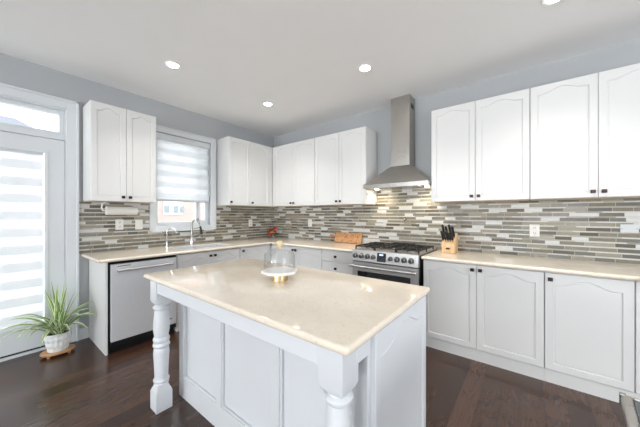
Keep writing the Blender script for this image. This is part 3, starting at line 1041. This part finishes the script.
# framing on the seating side
xs = [1.738, 1.801, 2.242, 2.294, 2.752, 2.814, 3.25, 3.303]
bm = bmesh.new()
fy0, fy1 = -2.506, by0 - 0.0003
for i in range(0, 8, 2):
    add_box(bm, xs[i], xs[i + 1], fy0, fy1, 0.0, 0.885, bev=0.002)
for i in range(1, 7, 2):
    add_box(bm, xs[i], xs[i + 1], fy0, fy1, 0.0, 0.152, bev=0.002)
    add_box(bm, xs[i], xs[i + 1], fy0, fy1, 0.83, 0.885, bev=0.002)
obj('panel_frame', bm, 'island', t)
bm = bmesh.new()
for i in range(1, 7, 2):
    a, b = xs[i], xs[i + 1]
    for r in ((a, a + 0.012, 0.152, 0.83), (b - 0.012, b, 0.152, 0.83), (a + 0.012, b - 0.012, 0.152, 0.164)):
        add_box(bm, r[0], r[1], fy0 + 0.005, fy1, r[2], r[3], bev=0.003)
obj('panel_moulding', bm, 'island', t)
# left end panel
obj('end_panel', bx(1.738, bx0 - 0.0005, by0, by1, 0.0, 0.885, bev=0.001), 'island', t)
# right end: an arched cabinet panel standing just off the corner
def TR(u, d, z): return (bx1 + d, u, z)
obj('side_panel', panel_door(TR, -2.476, -1.838, 0.02, 0.884, 0.0005, 0.022, 0.065, 0.050), 'island', t)

# apron carrying the overhang
bm = bmesh.new()
add_box(bm, 1.8295, 3.2065, -2.690, -2.668, 0.812, CB - 0.001, bev=0.003)
add_box(bm, 1.735, 1.757, -2.60, -2.507, 0.812, CB - 0.001, bev=0.003)
add_box(bm, 3.290, 3.312, -2.60, -2.507, 0.812, CB - 0.001, bev=0.003)
obj('apron', bm, 'island', t)


def leg_bm(cx, cy, w=0.102):
    bm = bmesh.new()
    h = w / 2

    def sq(z, k):
        return [(cx + sx * k, cy + sy * k, z) for sx, sy in ((-1, -1), (1, -1), (1, 1), (-1, 1))]
    add_loops(bm, [sq(0.0, h - 0.004), sq(0.004, h), sq(0.122, h), sq(0.142, h - 0.007), sq(0.157, h - 0.014), sq(0.171, h - 0.018)])
    add_loops(bm, [sq(0.722, h - 0.016), sq(0.730, h - 0.008), sq(0.748, h), sq(CB - 0.001, h)])
    prof = [(0.038, 0.170), (0.046, 0.176), (0.040, 0.184), (0.040, 0.188), (0.049, 0.194), (0.050, 0.204), (0.043, 0.212), (0.042, 0.222),
            (0.042, 0.24), (0.046, 0.33), (0.049, 0.385), (0.047, 0.412), (0.043, 0.424), (0.049, 0.430), (0.053, 0.442), (0.049, 0.454), (0.044, 0.460),
            (0.049, 0.468), (0.052, 0.480), (0.049, 0.492), (0.043, 0.500), (0.045, 0.512), (0.050, 0.545), (0.051, 0.58), (0.047, 0.63), (0.042, 0.672),
            (0.041, 0.685), (0.047, 0.690), (0.052, 0.698), (0.052, 0.706), (0.046, 0.712), (0.038, 0.716), (0.036, 0.724)]
    add_lathe(bm, prof, 36, cx, cy)
    return bm


obj('leg', leg_bm(1.778, -2.643), 'island', t, True)
obj('leg', leg_bm(3.258, -2.639), 'island', t, True)


def rounded_rect(x0, x1, y0, y1, r, n=6):
    L = []
    for cx, cy, a0 in ((x0 + r, y0 + r, PI), (x1 - r, y0 + r, 1.5 * PI), (x1 - r, y1 - r, 0), (x0 + r, y1 - r, 0.5 * PI)):
        for k in range(n + 1):
            an = a0 + 0.5 * PI * k / n
            L.append((cx + r * math.cos(an), cy + r * math.sin(an)))
    return L


bm = bmesh.new()
loops = []
for k, z in ((0.008, CB), (0.003, CB + 0.003), (0.0, CB + 0.010), (0.0, CT - 0.012), (0.002, CT - 0.006), (0.006, CT - 0.002), (0.012, CT)):
    loops.append([(x, y, z) for x, y in rounded_rect(ix0 + k, ix1 - k, iy0 + k, iy1 - k, 0.016 - k * 0.6)])
add_loops(bm, loops)
tag(obj('island_worktop', bm, 'quartz', loc=(2.5, -2.2, CB), smooth=True), 'large cream quartz worktop lying on the white island', 'worktop')

# ------------------------------------------------------------------ cake stand on the island
kx, ky = 2.522, -2.228
t = thing('cake_stand', 'white marble cake stand with a short gold foot on the island', 'cake stand', (kx, ky, CT))
obj('foot', add_lathe(bmesh.new(), [(0.052, CT + 0.0005), (0.052, CT + 0.040), (0.048, CT + 0.0425)], 32, kx, ky), 'gold', t, True)
bm = bmesh.new()
N = 8
def ngon(r, z, a=0.2): return [(kx + r * math.cos(2 * PI * i / N + a), ky + r * math.sin(2 * PI * i / N + a), z) for i in range(N)]
add_loops(bm, [ngon(0.100, CT + 0.043), ngon(0.116, CT + 0.048), ngon(0.118, CT + 0.060), ngon(0.114, CT + 0.0635)])
obj('plate', bm, 'marble', t)
t = thing('glass_dome', 'clear glass dome with a round pale knob over the cake stand', 'dome', (kx, ky, CT + 0.064))
zb = CT + 0.0645
out = [(0.100, zb), (0.1015, zb + 0.01), (0.100, zb + 0.095), (0.093, zb + 0.113), (0.078, zb + 0.126), (0.045, zb + 0.134), (0.010, zb + 0.138)]
inn = [(max(0.004, r - 0.003), z - (0.003 if i > 2 else 0)) for i, (r, z) in enumerate(out)]
bm = add_lathe(bmesh.new(), out + list(reversed(inn)), 40, kx, ky, False)
obj('bell', bm, 'dome', t, True)
zk = zb + 0.1385
obj('knob', add_lathe(bmesh.new(), [(0.010, zk), (0.010, zk + 0.010), (0.018, zk + 0.016), (0.023, zk + 0.027), (0.022, zk + 0.038), (0.015, zk + 0.047), (0.004, zk + 0.050)], 24, kx, ky), 'knobwood', t, True)

# ------------------------------------------------------------------ cutting board and knife block
t = thing('cutting_board', 'speckled wooden cutting board with a handle leaning on the mosaic wall', 'cutting board', (1.69, -0.07, CT))
tilt = Matrix.Translation((0, -0.085, CT + 0.0080)) @ Matrix.Rotation(math.radians(-21), 4, 'X')
bm = bx(1.445, 1.905, -0.0, 0.020, 0.0, 0.158, bev=0.006)
bmesh.ops.transform(bm, matrix=tilt, verts=bm.verts[:])
obj('board', bm, 'board', t)
bm = add_loops(bmesh.new(), [[(x, y, z) for y, z in ((0.003, 0.10 - w), (0.017, 0.10 - w), (0.017, 0.10 + w), (0.003, 0.10 + w))]
                             for x, w in ((1.4445, 0.018), (1.42, 0.013), (1.38, 0.016), (1.352, 0.020), (1.338, 0.012))])
bmesh.ops.transform(bm, matrix=tilt, verts=bm.verts[:])
obj('handle', bm, 'board_handle', t)

bX0, bX1 = 3.032, 3.162
t = thing('knife_block', 'light wooden knife block on the worktop right of the range', 'knife block', (3.097, -0.2, CT))
poly = [(-0.275, CT + 0.001), (-0.285, CT + 0.105), (-0.135, CT + 0.215), (-0.105, CT + 0.205), (-0.105, CT + 0.001)]
bm = add_prism(bmesh.new(), poly, 0, bX0, bX1)
bmesh.ops.bevel(bm, geom=bm.edges[:], offset=0.003, segments=1, affect='EDGES')
obj('block', bm, 'block', t)
bm = add_lathe(bmesh.new(), [(0.0, 0), (1.0, 0)], 24, 0, 0, False)
bmesh.ops.transform(bm, verts=bm.verts[:], matrix=Matrix.Translation((3.097, -0.2865, CT + 0.052)) @ Matrix.Rotation(math.radians(90 - 5.5), 4, 'X') @ Matrix.Diagonal((0.024, 0.011, 1, 1)))
obj('badge', bm, 'slot', t)
slope = Vector((0, 0.150, 0.110)).normalized()
nrm = Vector((0, -slope.z, slope.y))
p0 = Vector((0, -0.285, CT + 0.105))
spots = []
for row, (s, xs_, ln) in enumerate(((0.035, (3.046, 3.070, 3.094, 3.118, 3.142), 0.112), (0.100, (3.050, 3.083, 3.116, 3.147), 0.145), )):
    for i, xx in enumerate(xs_):
        spots.append((xx, s, ln + (0.012 if (i % 2 == 0) else -0.008), row))
def knife(xx, s, ln, row):
    base_p = p0 + slope * s + nrm * 0.0042 + Vector((xx, 0, 0))
    lab = 'black-handled knife in the front row of the knife block' if row == 0 else 'larger black-handled knife in the back row of the knife block'
    k = thing('kitchen_knife', lab, 'knife', base_p, 'front row knives in the block' if row == 0 else 'back row knives in the block')
    axis = (nrm + Vector((-0.10 + 0.05 * random.random(), 0.25, 0))).normalized()
    q0 = base_p
    obj('bolster', add_tube(bmesh.new(), [q0, q0 + axis * 0.016], 0.0075, 8), 'nickel', k, True)
    h = axis
    obj('handle', add_tube(bmesh.new(), [q0 + h * 0.0165, q0 + h * 0.03, q0 + h * (ln * 0.6), q0 + h * (ln - 0.012), q0 + h * ln],
                           [0.0095, 0.0125, 0.0115, 0.0140, 0.0080], 10), 'knife', k, True)
for sp in spots:
    knife(*sp)

# ------------------------------------------------------------------ flowers in the corner
vx, vy = 0.14, -0.17
t = thing('flower_vase', 'small clear vase holding red flowers in the worktop corner', 'vase', (vx, vy, CT))
prof = [(0.030, CT + 0.0005), (0.036, CT + 0.02), (0.032, CT + 0.06), (0.026, CT + 0.075)]
bm = add_lathe(bmesh.new(), prof + [(r - 0.003, max(z, CT + 0.005)) for r, z in reversed(prof)], 24, vx, vy, False)
obj('glass', bm, 'vase', t, True)
t = thing('flower_bouquet', 'small bouquet of red, coral and yellow flowers in the corner vase', 'flowers', (vx, vy, CT + 0.006))
bm = bmesh.new()
heads = [(-0.055, 0.0, 0.14, 'red', 0.034), (0.055, 0.02, 0.170, 'red', 0.038), (0.02, -0.03, 0.105, 'yellow', 0.028), (0.055, -0.03, 0.10, 'coral', 0.032),
         (0.03, -0.070, 0.060, 'red', 0.030), (0.085, 0.01, 0.145, 'coral', 0.026), (-0.02, -0.060, 0.080, 'red', 0.024), (-0.05, -0.03, 0.155, 'coral', 0.022)]
for hx, hy, hz, c, r in heads:
    add_tube(bm, [(vx, vy, CT + 0.008), (vx + hx * 0.4, vy + hy * 0.4, CT + hz * 0.6), (vx + hx, vy + hy, CT + hz)], 0.0025, 6)
obj('stems', bm, 'leaf_plain', t)
for hx, hy, hz, c, r in heads:
    bm = bmesh.new()
    for ring, (n, rr, up) in enumerate(((8, 1.0, 0.0), (6, 0.62, 0.35), (4, 0.3, 0.6))):
        for i in range(n):
            an = 2 * PI * i / n + ring * 0.4
            m = Matrix.Translation((vx + hx + rr * r * 0.7 * math.cos(an), vy + hy + rr * r * 0.7 * math.sin(an), CT + hz + up * r)) @ Matrix.Rotation(an, 4, 'Z') @ Matrix.Rotation(-0.5, 4, 'Y') @ Matrix.Diagonal((r * 0.55, r * 0.42, r * 0.2, 1))
            bmesh.ops.create_icosphere(bm, subdivisions=1, radius=1.0, matrix=m)
    obj('bloom', bm, c, t, True)
bm = bmesh.new()
for i in range(14):
    an = 2 * PI * i / 14
    r, z = random.uniform(0.03, 0.09), CT + random.uniform(0.05, 0.2)
    m = Matrix.Translation((vx + r * math.cos(an), vy + r * math.sin(an), z)) @ Matrix.Rotation(an, 4, 'Z') @ Matrix.Rotation(random.uniform(-1, 0.3), 4, 'Y') @ Matrix.Diagonal((0.035, 0.013, 0.003, 1))
    bmesh.ops.create_icosphere(bm, subdivisions=1, radius=1.0, matrix=m)
obj('leaves', bm, 'leaf_plain', t, True)

# ------------------------------------------------------------------ wall plates
def plate_base(T, u, z, w, h, name, label, cat, mat='plate', double=False):
    t = thing(name, label, cat, T(u, BS, z))
    obj('cover_plate', wbox(T, u - w / 2, u + w / 2, BS + 0.0003, BS + 0.006, z - h / 2, z + h / 2, 0.002), mat, t)
    return t
def outlet(T, u, z, label):
    t = plate_base(T, u, z, 0.078, 0.120, 'wall_outlet', label, 'outlet')
    for s in (-1, 1):
        q = obj('socket', wbox(T, u - 0.018, u + 0.018, BS + 0.006, BS + 0.0085, z + s * 0.027 - 0.017, z + s * 0.027 + 0.017, 0.004), 'plate', t)
        bm = bmesh.new()
        for du in (-0.007, 0.007):
            wbox(T, u + du - 0.0018, u + du + 0.0018, BS + 0.0085, BS + 0.0092, z + s * 0.027 - 0.004, z + s * 0.027 + 0.008, 0, bm)
        wbox(T, u - 0.003, u + 0.003, BS + 0.0085, BS + 0.0092, z + s * 0.027 - 0.013, z + s * 0.027 - 0.008, 0, bm)
        obj('slots', bm, 'slot', q)
def switch(T, u, z, label):
    t = plate_base(T, u, z, 0.078, 0.120, 'light_switch', label, 'switch')
    obj('rocker', wbox(T, u - 0.017, u + 0.017, BS + 0.006, BS + 0.010, z - 0.034, z + 0.034, 0.003), 'plate', t)
outlet(TA, -2.415, 1.225, 'white outlet on the mosaic below the paper towel roll')
switch(TA, -2.217, 1.220, 'white wall switch on the mosaic just left of the sink window')
outlet(TA, -0.547, 1.198, 'white outlet on the window wall near the corner flowers')
outlet(TB, 0.901, 1.202, 'white outlet on the hood wall left of the cutting board')
outlet(TB, 3.834, 1.183, 'white outlet on the mosaic right of the knife block')
t = plate_base(TB, 4.462, 1.222, 0.105, 0.072, 'wall_plate', 'blank pale grey wall plate on the mosaic at the far right', 'wall plate', 'plate_grey')
bm = bmesh.new()
for du in (-0.042, 0.042):
    add_tube(bm, [TB(4.462 + du, BS + 0.005, 1.222), TB(4.462 + du, BS + 0.0075, 1.222)], 0.003, 8)
obj('screws', bm, 'nickel', t, True)
t = thing('pipe_stub', 'small bronze round pipe cap on the mosaic above the range', 'pipe cap', (2.521, -BS, 1.285))
obj('flange', add_tube(bmesh.new(), [(2.521, -BS - 0.0005, 1.285), (2.521, -BS - 0.005, 1.285), (2.521, -BS - 0.010, 1.285)], [0.020, 0.020, 0.012], 18), 'bronze', t, True)
obj('cap', add_tube(bmesh.new(), [(2.521, -BS - 0.0105, 1.285), (2.521, -BS - 0.022, 1.285), (2.521, -BS - 0.026, 1.285)], [0.012, 0.012, 0.008], 14), 'knobwood', t, True)

# ------------------------------------------------------------------ paper towel under the left wall cabinet
px, pz = 0.15, 1.386
t = thing('towel_holder', 'white bracket holding the paper towel roll under the left wall cabinet', 'towel holder', (px, -2.44, UB))
bm = bmesh.new()
pts = [(px, -2.575, UB + 0.0015), (px, -2.605, UB - 0.02), (px, -2.612, 1.42), (px, -2.602, pz), (px, -2.582, pz)]
add_tube(bm, pts, 0.008, 10)
obj('arm', bm, 'plate', t, True)
obj('rod', add_tube(bmesh.new(), [(px, -2.582, pz), (px, -2.276, pz)], 0.009, 12), 'plate', t, True)
obj('end_cap', add_tube(bmesh.new(), [(px, -2.276, pz), (px, -2.268, pz)], 0.014, 14), 'plate', t, True)
t = thing('paper_towel_roll', 'white paper towel roll hanging under the left wall cabinet', 'paper towel', (px, -2.43, pz))
bm = bmesh.new()
R, r = 0.047, 0.0195
ys = (-2.575, -2.285)
def ring(rad, y, n=32): return [(px + rad * math.cos(2 * PI * i / n), y, pz + rad * math.sin(2 * PI * i / n)) for i in range(n)]
add_loops(bm, [ring(r, ys[0]), ring(R, ys[0]), ring(R, ys[1]), ring(r, ys[1]), ring(r, ys[0])], False, False)
obj('paper', bm, 'paper', t, True)
add = bmesh.new()
add_loops(add, [ring(0.0130, ys[0] - 0.002), ring(0.0185, ys[0] - 0.002), ring(0.0185, ys[1] + 0.002), ring(0.0130, ys[1] + 0.002), ring(0.0130, ys[0] - 0.002)], False, False)
obj('core', add, 'underside', t, True)

# ------------------------------------------------------------------ plant
PX, PY = 0.215, -2.958
t = thing('plant_tray', 'oval wooden tray with small feet under the potted plant', 'tray', (PX, PY, 0))
def oval(a, b, z, n=40): return [(PX - 0.0 + a * math.cos(2 * PI * i / n), PY + b * math.sin(2 * PI * i / n), z) for i in range(n)]
obj('board', add_loops(bmesh.new(), [oval(0.090, 0.118, 0.020), oval(0.095, 0.124, 0.026), oval(0.095, 0.124, 0.036), oval(0.091, 0.120, 0.040)]), 'tray', t, True)
for sx, sy in ((-1, -1), (1, -1), (-1, 1), (1, 1)):
    obj('foot', add_lathe(bmesh.new(), [(0.012, 0.0), (0.015, 0.0195)], 14, PX + sx * 0.05, PY + sy * 0.07), 'tray', t, True)
t = thing('potted_plant', 'striped spider-like plant in a white textured pot beside the patio door', 'plant', (PX, PY, 0.0405))
zb = 0.0408
bm = bmesh.new()
NS, NZ = 72, 30
rings = []
for j in range(NZ + 1):
    f = j / NZ
    R0 = 0.066 + 0.024 * f ** 0.8
    ring_ = []
    for i in range(NS):
        an = 2 * PI * i / NS
        a = (math.sin(8 * an + f * 9.0) * math.sin(8 * an - f * 9.0))
        amp = 0.0045 if 0.04 < f < 0.93 else 0.0
        rr = R0 + amp * a
        ring_.append((PX + rr * math.cos(an), PY + rr * 1.08 * math.sin(an), zb + 0.170 * f))
    rings.append(ring_)
top = rings[-1]
def scale_ring(L, s, z): return [(PX + (p[0] - PX) * s, PY + (p[1] - PY) * s, z) for p in L]
rings += [scale_ring(top, 0.93, zb + 0.171), scale_ring(top, 0.90, zb + 0.155)]
add_loops(bm, rings, True, False)
obj('pot', bm, 'pot', t, True)
obj('soil', add_loops(bmesh.new(), [scale_ring(top, 0.5, zb + 0.142), scale_ring(top, 0.895, zb + 0.143), scale_ring(top, 0.85, zb + 0.150), scale_ring(top, 0.3, zb + 0.156)]), 'soil', t)
bm = bmesh.new()
uvl = bm.loops.layers.uv.new('UVMap')
def leaf(az, length, rise, droop, width, twist=0.0):
    n = 14
    dirv = Vector((math.cos(az), math.sin(az), 0))
    side = Vector((-math.sin(az), math.cos(az), 0))
    p = Vector((PX, PY, zb + 0.148)) + dirv * random.uniform(0.0, 0.035) + side * random.uniform(-0.02, 0.02)
    ang = rise
    rows = []
    for k in range(n + 1):
        s = k / n
        w = width * (0.55 + 0.45 * min(1, s * 4)) * (1 - max(0, (s - 0.45) / 0.55) ** 1.8)
        w = max(w, 0.0008)
        up = dirv * -math.sin(ang) + Vector((0, 0, 1)) * math.cos(ang)
        q = Vector(p)
        q.x = max(q.x, 0.022)
        if q.x < 0.66: q.y = min(q.y, -2.702)
        q.z = max(q.z, 0.03)
        tw = twist * s
        sv = side * math.cos(tw) + up * math.sin(tw)
        row = []
        for c in (-1, -0.5, 0, 0.5, 1):
            v = q + sv * (w * c) + up * (abs(c) * w * 0.35)
            v.x = max(v.x, 0.02)
            if v.x < 0.66: v.y = min(v.y, -2.70)
            row.append(v)
        rows.append(row)
        p = p + (dirv * math.cos(ang) + Vector((0, 0, 1)) * math.sin(ang)) * (length / n)
        ang -= droop / n * (0.4 + 1.2 * s)
    V = [[bm.verts.new(v) for v in r] for r in rows]
    for k in range(n):
        for c in range(4):
            f = bm.faces.new((V[k][c], V[k][c + 1], V[k + 1][c + 1], V[k + 1][c]))
            for lp, uu in zip(f.loops, (c / 4, (c + 1) / 4, (c + 1) / 4, c / 4)):
                lp[uvl].uv = (uu, k / n)
for i in range(54):
    az = 2 * PI * i * 0.381966 + random.uniform(-0.2, 0.2)
    u = (i + 0.5) / 54
    toward_wall = math.cos(az) < -0.35
    corner = math.sin(az) > 0.3
    L = random.uniform(0.36, 0.48)
    if toward_wall: L *= 0.62
    if corner: L *= 0.86
    rise = 1.50 - 0.62 * u + random.uniform(-0.15, 0.15)
    droop = 1.0 + 1.0 * u + random.uniform(-0.2, 0.4)
    if u < 0.25:
        L = random.uniform(0.42, 0.52); droop = random.uniform(0.1, 0.5); rise = random.uniform(1.2, 1.5)
        if toward_wall: droop = 0.1; rise = 1.45
    leaf(az, L, rise, droop, random.uniform(0.013, 0.021), random.uniform(-0.5, 0.5))
me_o = obj('foliage', bm, 'leaf', t, True)

# ------------------------------------------------------------------ recessed ceiling lights
def ceiling_light(x, y, label):
    t = thing('recessed_light', label, 'ceiling light', (x, y, H))
    obj('trim_ring', add_lathe(bmesh.new(), [(0.050, H - 0.003), (0.068, H - 0.006), (0.072, H - 0.0005), (0.050, H - 0.0005)], 32, x, y, False), 'ceiling', t, True)
    obj('lens', add_lathe(bmesh.new(), [(0.050, H - 0.0035), (0.050, H - 0.0006)], 32, x, y), 'pot_light', t, True)
    L = bpy.data.lights.new('recessed_lamp', 'SPOT')
    L.energy, L.color, L.spot_size, L.spot_blend, L.shadow_soft_size = POT_POWER * 5, (1.0, 0.98, 0.95), math.radians(116), 0.9, 0.05
    lo = bpy.data.objects.new('recessed_lamp', L); COL.objects.link(lo)
    lo.parent = t; lo.location = (0, 0, -0.012)
    return t
ceiling_light(1.031, -2.251, 'lit round recessed ceiling light above the sink side of the island')
ceiling_light(2.493, -1.036, 'lit round recessed ceiling light in front of the range hood')
ceiling_light(1.057, -1.060, 'lit round recessed ceiling light nearest the far room corner')
ceiling_light(3.927, -1.017, 'lit recessed ceiling light cut by the top edge of the photo')

# ------------------------------------------------------------------ glass-topped table at the lower right corner
t = thing('glass_table', 'steel-framed glass table corner at the bottom right of the photo', 'table', (4.03, -2.087, 0), rotz=math.radians(-6.5))
W_, L_, zt = 0.62, 1.10, 0.74
def tl(name, bm, mat, par=None, smooth=False):
    o_ = obj(name, bm, mat, None, smooth); o_.parent = par or t; return o_
bm = bmesh.new()
b_ = 0.026
add_box(bm, 0, b_, -L_, 0, zt - 0.03, zt, bev=0.005)
add_box(bm, W_ - b_, W_, -L_, 0, zt - 0.03, zt, bev=0.005)
add_box(bm, b_, W_ - b_, -b_ * 0.5, 0, zt - 0.03, zt, bev=0.004)
add_box(bm, b_, W_ - b_, -L_, -L_ + b_, zt - 0.03, zt, bev=0.004)
tl('frame', bm, 'steel')
tl('table_top', bx(b_ + 0.001, W_ - b_ - 0.001, -L_ + b_ + 0.001, -b_ * 0.5 - 0.001, zt - 0.012, zt - 0.004), 'smoked')
tl('corner_cap', bx(-0.004, 0.012, -0.014, 0.004, zt - 0.036, zt + 0.002, bev=0.003), 'nickel')
for lx, ly in ((W_ - 0.12, -0.25), (W_ - 0.12, -L_ + 0.12), (0.16, -L_ + 0.12), (0.36, -0.22)):
    tl('leg', add_tube(bmesh.new(), [(lx, ly, 0.0), (lx, ly, zt - 0.0125)], 0.016, 14), 'steel', None, True)
